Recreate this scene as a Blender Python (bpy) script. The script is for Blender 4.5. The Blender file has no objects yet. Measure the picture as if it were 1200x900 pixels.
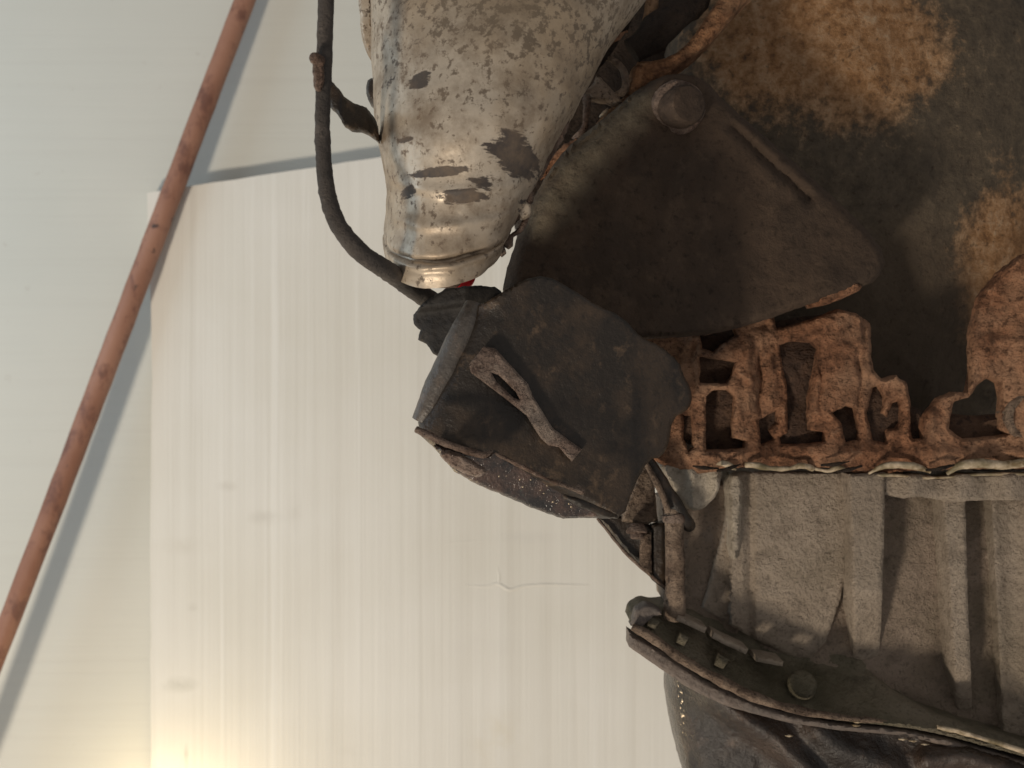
import bpy, bmesh, math, random
import numpy as np
from mathutils import Vector, Matrix, noise as mn
from mathutils.geometry import delaunay_2d_cdt
random.seed(4)
R = math.radians
S = bpy.context.scene
COL = S.collection

# ------------------------------------------------------------------ camera, light, exposure
CZ = 2.3
F = 600 / math.tan(R(25))
cam = bpy.data.cameras.new('camera'); camo = bpy.data.objects.new('camera', cam); COL.objects.link(camo)
camo.location = (0, 0, CZ); camo.rotation_euler = (R(90), 0, 0)
cam.sensor_width = 36; cam.angle = R(50); cam.clip_start = .01; cam.clip_end = 50
cam.dof.use_dof = True; cam.dof.focus_distance = .58; cam.dof.aperture_fstop = 13
S.camera = camo
w = bpy.data.worlds.new('World'); S.world = w; w.use_nodes = True
bg = w.node_tree.nodes['Background']; bg.inputs[0].default_value = (.90, .87, .84, 1); bg.inputs[1].default_value = .29

def lamp(name, kind, loc, aim, energy, color, size):
    l = bpy.data.lights.new(name, kind); o = bpy.data.objects.new(name, l); COL.objects.link(o)
    l.energy = energy; l.color = color; o.location = loc
    if kind == 'AREA': l.size = size
    else: l.shadow_soft_size = size
    o.rotation_euler = (Vector(aim) - Vector(loc)).to_track_quat('-Z', 'Y').to_euler()
    return o
lamp('work_lamp', 'POINT', (-1.58, -1.2, CZ - 1.92), (0, .6, CZ), 222, (1, .88, .72), .19)
lamp('window_light', 'AREA', (-1.25, .72, CZ + .25), (-.62, 1.27, CZ + .1), 2.6, (.58, .80, 1), .5)
lamp('board_glow_light', 'POINT', (-.385, 1.175, CZ - .51), (0, 1, CZ), .62, (1, .78, .42), .05)  # unseen light added to give the board its yellow lower-left glow
S.view_settings.view_transform = 'Standard'; S.view_settings.look = 'None'
S.view_settings.exposure = .28; S.view_settings.gamma = 1; S.view_settings.use_curve_mapping = False
S.cycles.max_bounces = 6

def at(px, py, d): return Vector(((px - 600) / F * d, d, CZ - (py - 450) / F * d))

# ------------------------------------------------------------------ materials
class M:
    """a small node builder"""
    def __init__(s, name):
        s.m = bpy.data.materials.new(name); s.m.use_nodes = True
        s.t = s.m.node_tree; s.b = s.t.nodes['Principled BSDF']
        tc = s.t.nodes.new('ShaderNodeTexCoord'); s.co = tc.outputs['Object']
    def put(s, sock, v):
        if isinstance(v, bpy.types.NodeSocket): s.t.links.new(v, sock)
        elif hasattr(sock.default_value, '__len__'):
            sock.default_value = (tuple(v) + (1,))[:len(sock.default_value)] if len(v) < len(sock.default_value) else v
        else: sock.default_value = v
    def noise(s, scale, detail=6, rough=.6, stretch=None, off=(0, 0, 0), rot=(0, 0, 0), dist=0):
        mp = s.t.nodes.new('ShaderNodeMapping'); s.t.links.new(s.co, mp.inputs[0])
        mp.inputs['Scale'].default_value = stretch or (1, 1, 1); mp.inputs['Location'].default_value = off
        mp.inputs['Rotation'].default_value = rot
        n = s.t.nodes.new('ShaderNodeTexNoise'); s.t.links.new(mp.outputs[0], n.inputs['Vector'])
        n.inputs['Scale'].default_value = scale; n.inputs['Detail'].default_value = detail
        n.inputs['Roughness'].default_value = rough; n.inputs['Distortion'].default_value = dist
        return n.outputs['Fac']
    def voro(s, scale, feature='F1'):
        n = s.t.nodes.new('ShaderNodeTexVoronoi'); s.t.links.new(s.co, n.inputs['Vector'])
        n.inputs['Scale'].default_value = scale; n.feature = feature
        return n.outputs['Distance']
    def ramp(s, fac, stops):
        n = s.t.nodes.new('ShaderNodeValToRGB'); s.t.links.new(fac, n.inputs[0])
        e = n.color_ramp.elements
        while len(e) < len(stops): e.new(.5)
        for i, (p, c) in enumerate(stops):
            e[i].position = p; e[i].color = (c, c, c, 1) if not hasattr(c, '__len__') else (*c, 1)
        return n.outputs['Color']
    def mix(s, fac, a, b, mode='MIX'):
        n = s.t.nodes.new('ShaderNodeMix'); n.data_type = 'RGBA'; n.blend_type = mode
        s.put(n.inputs[0], fac); s.put(n.inputs[6], a); s.put(n.inputs[7], b)
        return n.outputs[2]
    def math(s, op, a, b=0, c=0):
        n = s.t.nodes.new('ShaderNodeMath'); n.operation = op
        s.put(n.inputs[0], a); s.put(n.inputs[1], b); s.put(n.inputs[2], c)
        return n.outputs[0]
    def blob(s, center, radii, soft=1.0):
        """1 inside an ellipsoid stain, falling to 0 at its edge"""
        mp = s.t.nodes.new('ShaderNodeMapping'); mp.vector_type = 'POINT'; s.t.links.new(s.co, mp.inputs[0])
        mp.inputs['Location'].default_value = [-c / r for c, r in zip(center, radii)]
        mp.inputs['Scale'].default_value = [1 / r for r in radii]
        n = s.t.nodes.new('ShaderNodeVectorMath'); n.operation = 'LENGTH'; s.t.links.new(mp.outputs[0], n.inputs[0])
        o = s.math('SUBTRACT', 1, n.outputs['Value'])
        m2 = s.t.nodes.new('ShaderNodeMath'); m2.operation = 'DIVIDE'; m2.use_clamp = True
        s.t.links.new(o, m2.inputs[0]); m2.inputs[1].default_value = soft
        return m2.outputs[0]
    def bump(s, h, strength, dist, prev=None):
        n = s.t.nodes.new('ShaderNodeBump'); s.t.links.new(h, n.inputs['Height'])
        n.inputs['Strength'].default_value = strength; n.inputs['Distance'].default_value = dist
        if prev: s.t.links.new(prev, n.inputs['Normal'])
        return n.outputs[0]
    def done(s, color, rough, metal=0, normal=None, spec=.5):
        s.put(s.b.inputs['Base Color'], color); s.put(s.b.inputs['Roughness'], rough)
        s.put(s.b.inputs['Metallic'], metal); s.b.inputs['Specular IOR Level'].default_value = spec
        if normal: s.t.links.new(normal, s.b.inputs['Normal'])
        return s.m

def mat_rust(name, dark, mid, pale, grime=.0, big=18, fine=260, rough=.9):
    m = M(name)
    a = m.noise(fine * .35, 8, .7); b = m.noise(big, 5, .6, off=(3, 1, 7)); c = m.noise(fine, 6, .65, off=(1, 5, 2))
    col = m.ramp(a, [(.32, dark), (.46, tuple((p + q) / 2 for p, q in zip(dark, mid))), (.56, mid), (.72, pale)])
    col = m.mix(m.ramp(b, [(.42, 0), (.62, .75)]), col, pale)
    col = m.mix(m.ramp(c, [(.34, .85), (.46, 0)]), col, dark)
    g = m.noise(9, 5, .6, off=(9, 2, 4))
    if grime: col = m.mix(m.ramp(g, [(.45, 0), (.62, grime)]), col, (.035, .033, .026))
    p = m.noise(120, 4, .6, stretch=(1, 1, 1.5), off=(5, 1, 9), rot=(0, R(28), 0))
    col = m.mix(m.ramp(p, [(.29, .7), (.37, 0)]), col, dark)
    n = m.bump(c, 1, .0034); n = m.bump(a, 1, .0055, n); n = m.bump(p, .8, .005, n)
    return m.done(col, rough, 0, n, .25)

def mat_cast(name, base, dark, pale, oil=.6, oilcol=(.045, .045, .028)):
    m = M(name)
    a = m.noise(430, 6, .7); b = m.noise(30, 6, .65, off=(2, 8, 1)); c = m.noise(14, 5, .6, off=(5, 2, 3)); d = m.noise(90, 5, .6, off=(7, 7, 7))
    col = m.mix(m.ramp(b, [(.38, 0), (.65, 1)]), base, pale)
    col = m.mix(m.ramp(a, [(.34, .55), (.46, 0)]), col, dark)
    col = m.mix(m.ramp(d, [(.34, .35), (.46, 0)]), col, dark)
    col = m.mix(m.ramp(c, [(.5, 0), (.64, oil)]), col, oilcol)
    n = m.bump(a, 1, .0034); n = m.bump(d, .8, .005, n)
    return m.done(col, m.ramp(c, [(.4, .78), (.7, .5)]), .12, n, .35)

def mat_grime(name, base, brown, amount=.5, rough=(.75, .45), fine=240, bump=.6, spec=.4):
    m = M(name)
    a = m.noise(fine, 6, .65); b = m.noise(26, 6, .65, off=(4, 4, 1)); c = m.noise(70, 6, .7, off=(1, 9, 3))
    col = m.mix(m.ramp(b, [(.44, 0), (.62, amount)]), base, brown)
    col = m.mix(m.ramp(c, [(.56, 0), (.70, amount)]), col, tuple(min(1, x * 1.9) for x in brown))
    col = m.mix(m.ramp(a, [(.32, .6), (.45, 0)]), col, tuple(x * .45 for x in base))
    n = m.bump(a, bump, .0014); n = m.bump(c, bump * .7, .003, n)
    return m.done(col, m.ramp(b, [(.35, rough[0]), (.65, rough[1])]), 0, n, spec)

RUST = mat_rust('rusty_cast_iron', (.08, .038, .022), (.33, .155, .083), (.46, .27, .165))
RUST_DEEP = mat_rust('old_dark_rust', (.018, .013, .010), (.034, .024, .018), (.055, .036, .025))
RECESS = mat_rust('shaded_recess_rust', (.045, .028, .021), (.095, .056, .038), (.14, .08, .05))  # darker rust puts the shade inside the block openings into the colour
RUST_ORANGE = mat_rust('bright_flaking_rust', (.08, .035, .018), (.30, .15, .075), (.46, .29, .17), fine=200)
CAST = mat_cast('dusty_cast_aluminium', (.355, .285, .22), (.115, .09, .066), (.43, .35, .275), .3, (.14, .115, .07))
CAST_PALE = mat_cast('pale_cast_aluminium', (.46, .39, .31), (.14, .11, .08), (.58, .50, .40), .2)
CAST_DIM = mat_cast('shaded_grimy_aluminium', (.29, .225, .17), (.09, .07, .05), (.36, .28, .22), .4, (.12, .10, .06))  # darker copy of CAST, shade between ribs and beside the pipe painted in
CAST_OIL = mat_cast('oily_cast_aluminium', (.18, .155, .105), (.05, .044, .028), (.24, .20, .145), .75, (.080, .070, .040))
BLACK = mat_grime('grimy_black_steel', (.021, .0155, .0115), (.075, .048, .029), .7, (.5, .3))
PLATE = mat_grime('shaded_brown_steel', (.046, .032, .024), (.080, .054, .038), .6, (.9, .75), 200, .7, .2)  # shade on the plate's bolt put into its colour
PANMAT = mat_grime('oily_black_pan_steel', (.022, .016, .0125), (.085, .055, .038), .5, (.38, .22), 300, .9, .55)
FLANGE = mat_grime('grey_brown_flange_steel', (.11, .09, .078), (.17, .13, .105), .6, (.7, .5), 300, .8, .4)
RUBBER = mat_grime('perished_black_rubber', (.015, .013, .012), (.04, .033, .027), .5, (.75, .6), 300, .6, .35)
HOSE = mat_grime('dusty_hose_rubber', (.055, .047, .042), (.095, .078, .066), .6, (.85, .7), 500, .9, .3)
TAN = mat_rust('tan_weathered_steel', (.06, .04, .03), (.25, .175, .125), (.36, .27, .20), .0, 30, 300)
GREY = mat_grime('grey_sheen_steel', (.075, .064, .055), (.10, .070, .050), .5, (.42, .3), 300, .5, .6)  # paler grey paints in the sheen along the bracket's left edge
WET_LIT = mat_rust('wet_lit_steel', (.10, .06, .045), (.26, .17, .13), (.42, .32, .26), .0, 60, 350, .28)  # pale tone paints the lit patch on the bracket's wet flange
DUSTY = mat_rust('dust_caked_steel', (.06, .05, .036), (.15, .125, .088), (.21, .17, .12), .3, 30, 260)
STRAP = mat_rust('worn_brown_steel', (.07, .042, .03), (.21, .135, .10), (.33, .25, .20), .0, 40, 400, .6)

BRIGHT = mat_rust('rubbed_bare_steel', (.10, .065, .05), (.27, .19, .15), (.40, .32, .26), .0, 40, 300, .5)

def mat_wet():
    m = M('wet_oiled_rust')
    a = m.noise(350, 5, .6); b = m.noise(55, 6, .65); c = m.voro(800)
    col = m.mix(m.ramp(b, [(.42, 0), (.66, 1)]), (.020, .016, .014), (.12, .066, .045))
    n = m.bump(a, .6, .0012); n = m.bump(b, .6, .003, n); n = m.bump(c, .4, .0008, n)
    return m.done(col, m.ramp(b, [(.4, .16), (.7, .4)]), .1, n, 1)
WET = mat_wet()

def mat_bead():
    m = M('squeezed_sealant')
    a = m.noise(160, 6, .6); b = m.noise(50, 4, .6, off=(3, 3, 3))
    col = m.mix(m.ramp(a, [(.36, 0), (.6, 1)]), (.17, .12, .06), (.52, .42, .30))
    col = m.mix(m.ramp(b, [(.5, 0), (.64, .75)]), col, (.12, .10, .05))
    return m.done(col, .55, 0, m.bump(a, .5, .002), .4)
BEAD = mat_bead()

def mat_shield():
    m = M('stained_aluminised_sheet')
    a = m.noise(55, 8, .7); b = m.noise(230, 6, .7, off=(4, 0, 2)); c = m.noise(13, 5, .6, off=(2, 2, 2))
    d = m.noise(70, 6, .7, stretch=(.45, .45, 1.7), off=(6, 1, 0)); e = m.noise(320, 4, .6)
    base = m.mix(m.ramp(c, [(.40, 0), (.62, 1)]), (.54, .465, .375), (.42, .32, .22))
    top = m.blob(at(600, -40, .53) - at(520, 335, .56), (.10, .3, .085), 1.0)
    k = m.math('ADD', b, m.math('MULTIPLY', top, .13))
    spots = m.ramp(k, [(.56, 0), (.63, .85)])
    col = m.mix(spots, base, (.075, .050, .032))
    smear = m.ramp(d, [(.645, 0), (.69, .85)])
    col = m.mix(smear, col, (.085, .068, .058))
    for (px, py, rx, ry, rot) in ((548, 231, 34, 9, 0), (492, 96, 13, 8, 0), (474, 163, 13, 5, 0), (476, 222, 15, 6, 0), (520, 205, 44, 6, 0), (570, 215, 26, 14, 0), (600, 190, 30, 26, 0)):
        p = at(px, py, .52) - at(520, 335, .56); kk = .52 / F
        fb = m.ramp(m.math('ADD', m.blob(p, (rx * kk * 1.7, .3, ry * kk * 2.2), 1.0), m.math('MULTIPLY', m.math('SUBTRACT', d, .5), 2.4)), [(.50, 0), (.60, 1)])
        smear = m.math('MAXIMUM', fb, smear)
    col = m.mix(smear, col, (.055, .043, .037))
    soot = m.ramp(a, [(.44, 0), (.66, .7)])
    col = m.mix(soot, col, (.17, .12, .08))
    blot = m.math('MULTIPLY', top, .6)
    col = m.mix(blot, col, (.14, .115, .08))
    dirt = m.math('ADD', m.math('MULTIPLY', spots, .5), m.math('ADD', m.math('MULTIPLY', smear, .45), m.math('MULTIPLY', blot, .5)))
    metal = m.math('SUBTRACT', .46, dirt)
    rough = m.math('ADD', m.ramp(a, [(.35, .40), (.65, .56)]), m.math('MULTIPLY', dirt, .4))
    n = m.bump(c, .2, .008); n = m.bump(a, .2, .002, n); n = m.bump(e, .12, .0008, n)
    return m.done(col, rough, metal, n, .5)
SHIELD = mat_shield()

def mat_wall():
    m = M('brushed_whitewash')
    a = m.noise(9, 5, .6, stretch=(.35, 1, 14), rot=(0, R(7), 0)); b = m.noise(2.6, 4, .5); c = m.noise(500, 3, .6)
    d = m.noise(26, 3, .6, stretch=(.18, 1, 9), rot=(0, R(7), 0), off=(1, 2, 6))
    col = m.mix(m.ramp(b, [(.35, 0), (.7, 1)]), (.57, .575, .53), (.64, .63, .575))
    col = m.mix(m.ramp(a, [(.30, .10), (.5, 0)]), col, (.46, .44, .40))
    col = m.mix(m.ramp(m.noise(40, 5, .7, off=(8, 8, 8)), [(.25, .35), (.34, 0)]), col, (.40, .36, .32))
    n = m.bump(a, .16, .002); n = m.bump(d, .12, .001, n); n = m.bump(c, .1, .001, n)
    return m.done(col, .75, 0, n, .3)
WALL = mat_wall()

def mat_board():
    m = M('streaked_cream_board')
    L = lambda px, py: at(px, py, 1.238)
    a = m.noise(60, 5, .62, stretch=(1, 1, .012)); a2 = m.noise(170, 3, .6, stretch=(1, 1, .010), off=(4, 0, 0))
    b = m.noise(4, 4, .55); c = m.noise(24, 5, .65, off=(6, 3, 0))
    col = m.mix(m.ramp(b, [(.35, 0), (.66, 1)]), (.72, .69, .62), (.78, .755, .70))
    col = m.mix(m.ramp(a, [(.30, .26), (.47, 0), (.60, 0), (.72, .0)]), col, (.54, .50, .43))
    col = m.mix(m.ramp(a, [(.60, 0), (.70, .55)]), col, (.86, .84, .79))
    col = m.mix(m.ramp(a2, [(.30, .12), (.42, 0)]), col, (.55, .51, .44))
    for (px, py, rx, ry, s, cc) in ((205, 802, 34, 12, .75, (.36, .35, .28)), (265, 570, 16, 8, .5, (.5, .46, .40)), (312, 607, 26, 12, .5, (.45, .42, .36)),
                                (225, 712, 9, 7, .6, (.42, .39, .33)), (215, 640, 50, 14, .28, (.5, .45, .36)), (585, 868, 44, 46, .42, (.62, .52, .33)),
                                (345, 600, 12, 30, .3, (.5, .46, .40)), (575, 755, 60, 18, .18, (.48, .44, .42)), (218, 890, 4, 22, .7, (.30, .28, .25)),
                                (420, 880, 30, 9, .25, (.5, .46, .4)), (600, 630, 90, 10, .2, (.5, .47, .45))):
        p = L(px, py); k = 1.2 / F
        f = m.math('MULTIPLY', m.blob(p, (rx * k, .5, ry * k), 1), m.ramp(c, [(.36, 0), (.6, s * .75)]))
        col = m.mix(f, col, cc)
    n = m.bump(a, .32, .0025); n = m.bump(a2, .22, .0015, n); n = m.bump(m.noise(600, 2, .6), .08, .001, n)
    return m.done(col, .62, 0, n, .35)
BOARD = mat_board()

def mat_pole():
    m = M('rust_red_painted_pole')
    a = m.noise(45, 6, .7, stretch=(1, 1, .6)); b = m.noise(75, 5, .6, off=(3, 3, 3)); c = m.noise(12, 4, .5)
    col = m.mix(m.ramp(c, [(.35, 0), (.65, 1)]), (.27, .125, .08), (.36, .185, .125))
    col = m.mix(m.ramp(a, [(.38, .8), (.5, 0)]), col, (.15, .065, .048))
    col = m.mix(m.ramp(b, [(.28, .9), (.34, 0)]), col, (.05, .035, .035))
    return m.done(col, .6, 0, m.bump(a, .4, .003), .4)
POLE = mat_pole()
def mat_red():
    m = M('red_plastic'); a = m.noise(60, 4, .5)
    return m.done(m.mix(a, (.62, .01, .018), (.75, .02, .03)), .4, 0, None, .5)
RED = mat_red()

# ------------------------------------------------------------------ mesh helpers
def thing(name, label, cat, loc, group=None):
    o = bpy.data.objects.new(name, None); COL.objects.link(o); o.location = loc
    o.empty_display_size = .03; o['label'] = label; o['category'] = cat
    if group: o['group'] = group
    return o

def link(name, verts, faces, mat, parent=None, label=None, sharp=48, kind=None):
    me = bpy.data.meshes.new(name)
    off = root_loc(parent)
    me.from_pydata([tuple(Vector(v) - off) for v in verts], [], faces); me.materials.append(mat)
    bm = bmesh.new(); bm.from_mesh(me)
    bmesh.ops.recalc_face_normals(bm, faces=bm.faces)
    for f in bm.faces: f.smooth = True
    for e in bm.edges:
        if len(e.link_faces) == 2 and e.calc_face_angle(0) > R(sharp): e.smooth = False
    bm.to_mesh(me); bm.free()
    o = bpy.data.objects.new(name, me); COL.objects.link(o)
    if parent: o.parent = parent
    if label: o['label'] = label
    if kind: o['kind'] = kind
    return o

def root_loc(o):
    p = Vector((0, 0, 0))
    while o is not None: p += o.location; o = o.parent
    return p

def chaikin(p, n):
    for _ in range(n):
        q = []
        for i in range(len(p)):
            a, b = p[i], p[(i + 1) % len(p)]
            q += [(a[0] * .75 + b[0] * .25, a[1] * .75 + b[1] * .25), (a[0] * .25 + b[0] * .75, a[1] * .25 + b[1] * .75)]
        p = q
    return p

def resample(p, step, jit, seed):
    out = []
    for i in range(len(p)):
        a, b = p[i], p[(i + 1) % len(p)]
        n = max(1, int(math.hypot(b[0] - a[0], b[1] - a[1]) / step))
        for k in range(n):
            t = k / n; out.append((a[0] + (b[0] - a[0]) * t, a[1] + (b[1] - a[1]) * t))
    if jit:
        o2 = []
        for x, y in out:
            v = mn.noise_vector(Vector((x * .11, y * .11, seed))) * jit + mn.noise_vector(Vector((x * .3, y * .3, seed + 5))) * jit * .5
            o2.append((x + v.x, y + v.y))
        out = o2
    return out

def seg_dist(pts, loops):
    """distance of every point to the nearest boundary segment"""
    best = np.full(len(pts), 1e9)
    for lp in loops:
        A = np.array(lp); B = np.roll(A, -1, 0); D = B - A; L2 = np.maximum((D ** 2).sum(1), 1e-9)
        for i in range(0, len(pts), 4000):
            P = pts[i:i + 4000, None, :]
            t = np.clip(((P - A) * D).sum(2) / L2, 0, 1)
            q = A + D * t[..., None]
            best[i:i + 4000] = np.minimum(best[i:i + 4000], np.sqrt(((P - q) ** 2).sum(2)).min(1))
    return best

def poly_dist(x, y, line):
    """distance and side to an open polyline (positive = below / right of it)"""
    b = 1e9; sgn = 1
    for (x0, y0), (x1, y1) in zip(line, line[1:]):
        dx, dy = x1 - x0, y1 - y0
        t = max(0, min(1, ((x - x0) * dx + (y - y0) * dy) / (dx * dx + dy * dy)))
        d = math.hypot(x - x0 - dx * t, y - y0 - dy * t)
        if d < b: b = d; sgn = 1 if dx * (y - y0) - dy * (x - x0) > 0 else -1
    return b * sgn

SEED = [0]
def relief(name, outline, depth, back, mat, parent, holes=(), step=4, rpx=5, rm=.004, amp=.0012, freq=60, jit=1.0, smooth=1, hsm=1, label=None, kind=None):
    """a solid body: its outline at its own distance, a shaped face towards the camera, rounded rims and thickness `back` metres"""
    SEED[0] += 1; sd = SEED[0] * 7.3
    loops = [resample(chaikin(list(outline), smooth), step, jit, sd)] + [resample(chaikin(list(h), hsm), step, jit * .8, sd + 3) for h in holes]
    pts, edges = [], []
    for lp in loops:
        s = len(pts); pts += lp; edges += [(s + i, s + (i + 1) % len(lp)) for i in range(len(lp))]
    nb = len(pts)
    xs = [p[0] for p in loops[0]]; ys = [p[1] for p in loops[0]]
    g = []
    yy = min(ys); row = 0
    while yy < max(ys):
        xx = min(xs) + (step / 2 if row % 2 else 0)
        while xx < max(xs): g.append((xx + random.uniform(-.2, .2) * step, yy + random.uniform(-.2, .2) * step)); xx += step
        yy += step * .87; row += 1
    G = np.array(g)
    ins = np.zeros(len(G), int)
    for lp in loops:
        A = np.array(lp); B = np.roll(A, -1, 0)
        c = np.zeros(len(G), int)
        for (x0, y0), (x1, y1) in zip(A, B):
            if y0 == y1: continue
            m = ((y0 > G[:, 1]) != (y1 > G[:, 1])) & (G[:, 0] < (x1 - x0) * (G[:, 1] - y0) / (y1 - y0) + x0)
            c += m
        ins += c % 2
    G = G[ins == 1]
    if len(G): G = G[seg_dist(G, loops) > step * .6]
    allp = [Vector(p) for p in pts] + [Vector(p) for p in G]
    r = delaunay_2d_cdt(allp, edges, [], 0, 1e-6)
    V, Fc, src = r[0], r[2], r[3]
    P = np.array([(v.x, v.y) for v in V])
    cen = np.array([P[list(f)].mean(0) for f in Fc])
    c_in = np.zeros(len(cen), int)
    for lp in loops:
        c = np.zeros(len(cen), int)
        for i in range(len(lp)):
            (x0, y0), (x1, y1) = lp[i], lp[(i + 1) % len(lp)]
            if y0 == y1: continue
            c += ((y0 > cen[:, 1]) != (y1 > cen[:, 1])) & (cen[:, 0] < (x1 - x0) * (cen[:, 1] - y0) / (y1 - y0) + x0)
        c_in += c % 2
    faces = [tuple(f) for f, k in zip(Fc, c_in) if k == 1]
    D = seg_dist(P, loops)
    front = []
    for (x, y), dd in zip(P, D):
        t = min(1, dd / rpx)
        z = depth(x, y) + rm * (1 - math.sqrt(max(0, 1 - (1 - t) ** 2)))
        v = at(x, y, z)
        if amp:
            q = v * freq + Vector((sd, 0, 0))
            h = mn.fractal(q, 1.0, 2.1, 4)
            k = v - Vector((0, 0, CZ)); v = v + k.normalized() * amp * h
        front.append(v)
    n = len(front)
    bd = max(v.y for v in front) if back < 0 else None
    backv = [Vector((v.x, v.y + back, v.z)) for v in front]
    cnt = {}
    for f in faces:
        for i in range(len(f)):
            a, b = f[i], f[(i + 1) % len(f)]; cnt[(a, b)] = 1
    sides = [(b, a, a + n, b + n) for (a, b) in cnt if (b, a) not in cnt]
    allf = faces + [tuple(n + i for i in reversed(f)) for f in faces] + sides
    return link(name, front + backv, allf, mat, parent, label, kind=kind)

def catmull(p, n):
    p = [Vector(q) for q in p]; q = [p[0] * 2 - p[1]] + p + [p[-1] * 2 - p[-2]]; out = []
    for i in range(1, len(q) - 2):
        for k in range(n):
            t = k / n; a, b, c, d = q[i - 1:i + 3]
            out.append(.5 * ((2 * b) + (c - a) * t + (2 * a - 5 * b + 4 * c - d) * t * t + (3 * b - a - 3 * c + d) * t ** 3))
    return out + [q[-2]]

def tube(name, path, mat, parent, seg=14, n=8, amp=0, freq=200, label=None, flat=1.0):
    """path: (px, py, depth, radius in px); flat squeezes the section front to back"""
    pts = catmull([(*at(a, b, d), r * d / F) for a, b, d, r in path] if False else [tuple(at(a, b, d)) for a, b, d, r in path], n)
    rad = catmull([(r * d / F, 0, 0) for a, b, d, r in path], n)
    V, Fs = [], []
    for i, p in enumerate(pts):
        t = (pts[min(i + 1, len(pts) - 1)] - pts[max(i - 1, 0)]).normalized()
        u = t.cross(Vector((0, 1, 0)));  u = u.normalized() if u.length > 1e-4 else Vector((1, 0, 0))
        v = t.cross(u).normalized(); rr = max(rad[i].x, 1e-5)
        for k in range(seg):
            a = 2 * math.pi * k / seg
            q = u * math.cos(a) + v * math.sin(a) * flat
            w_ = p + q * rr
            if amp: w_ += q * amp * mn.fractal(w_ * freq, 1, 2, 3)
            V.append(w_)
    for i in range(len(pts) - 1):
        for k in range(seg):
            a, b = i * seg + k, i * seg + (k + 1) % seg
            Fs.append((a, b, b + seg, a + seg))
    Fs.append(tuple(range(seg))); Fs.append(tuple(reversed(range((len(pts) - 1) * seg, len(pts) * seg))))
    return link(name, V, Fs, mat, parent, label)

def disc_stack(name, c, axis, rings, mat, parent, seg=24, label=None, amp=0):
    """rings: (radius, height along the axis, sides or None): a turned or hexagonal stack such as a bolt"""
    axis = Vector(axis).normalized(); u = axis.orthogonal().normalized(); v = axis.cross(u)
    V, Fs = [], []
    for r, h, hexa in rings:
        for k in range(seg):
            a = 2 * math.pi * k / seg
            rr = r
            if hexa:
                rr = r * math.cos(math.pi / 6) / math.cos(((a + .3) % (math.pi / 3)) - math.pi / 6)
            q = Vector(c) + axis * h + (u * math.cos(a) + v * math.sin(a)) * rr
            if amp: q += mn.noise_vector(q * 150) * amp
            V.append(q)
    for i in range(len(rings) - 1):
        for k in range(seg):
            a, b = i * seg + k, i * seg + (k + 1) % seg
            Fs.append((a, b, b + seg, a + seg))
    Fs.append(tuple(range(seg))); Fs.append(tuple(reversed(range((len(rings) - 1) * seg, len(rings) * seg))))
    return link(name, V, Fs, mat, parent, label, sharp=35)

def bolt(c, axis, r, mat, parent, name='bolt', label=None):
    return disc_stack(name, c, axis, [(r * 1.05, -.004, 0), (r * 1.5, 0, 0), (r * 1.5, r * .25, 0), (r * 1.4, r * .33, 0), (r * 1.0, r * .34, 1), (r * 1.0, r * .95, 1), (r * .82, r * 1.15, 1), (r * .3, r * 1.16, 0)], mat, parent, 30, label, r * .05)

def box(name, lo, hi, mat, parent=None, bev=.002):
    bm = bmesh.new(); bmesh.ops.create_cube(bm, size=1)
    for v in bm.verts:
        v.co = Vector([lo[i] + (v.co[i] + .5) * (hi[i] - lo[i]) for i in range(3)])
    bmesh.ops.bevel(bm, geom=bm.edges[:], offset=bev, segments=2, affect='EDGES')
    me = bpy.data.meshes.new(name); bm.to_mesh(me); bm.free(); me.materials.append(mat)
    o = bpy.data.objects.new(name, me); COL.objects.link(o)
    if parent: o.parent = parent
    return o

# ------------------------------------------------------------------ the setting: wall, board, pole
wall = box('wall', (-3.2, 1.262, CZ - 2.3), (2.4, 1.40, CZ + 1.4), WALL)
wall['kind'] = 'structure'

def make_board():
    d = 1.238
    o = relief('foam_board', [(172, 226), (178, 420), (176, 640), (178, 1250), (1150, 1250), (1150, 76)], lambda x, y: d, .016, BOARD, None,
               step=26, rpx=4, rm=.001, amp=.0006, freq=6, jit=1.0, smooth=0)
    o['label'] = 'large cream board with fine vertical streaks standing against the white wall'; o['category'] = 'board'
    # hairline crack and scuffs that stand proud of the face
    tube('crack', [(545, 686, d, .8), (570, 687, d, 1.2), (583, 684, d, 1.6), (597, 691, d, 1.8), (612, 687, d, 1.4), (640, 685, d, 1.2), (690, 686, d, .5)], BOARD, o, 6, 6, flat=.5)
    tube('crack', [(583, 664, d, .5), (585, 676, d, 1.2), (584, 686, d, 1.2)], BOARD, o, 6, 5, flat=.5)
    tube('crack', [(505, 640, d, .5), (530, 636, d, 1.3), (555, 634, d, 1.1), (575, 632, d, .4)], BOARD, o, 6, 6, flat=.4)
    return o
make_board()

pole = tube('metal_pole', [(310, -60, 1.236, 11.6), (213, 195, 1.226, 12), (117, 450, 1.216, 12.5), (6, 740, 1.203, 12), (-155, 1150, 1.188, 12)], POLE, None, 18, 14, .0005, 60)
pole['label'] = 'long rust red metal pole leaning diagonally against the white wall'; pole['category'] = 'pole'

# ------------------------------------------------------------------ the engine
eng = thing('car_engine', 'rusty engine with a pale ribbed lower casing and black oil pan', 'engine', at(980, 900, .66))

# dark mass of castings behind everything
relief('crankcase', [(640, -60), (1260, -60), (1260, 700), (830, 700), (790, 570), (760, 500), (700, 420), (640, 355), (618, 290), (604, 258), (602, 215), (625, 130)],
       lambda x, y: .765, .08, RUST_DEEP, eng, step=9, rpx=14, rm=.010, amp=.004, freq=30, label='dark rusted crankcase behind the brackets')

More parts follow.
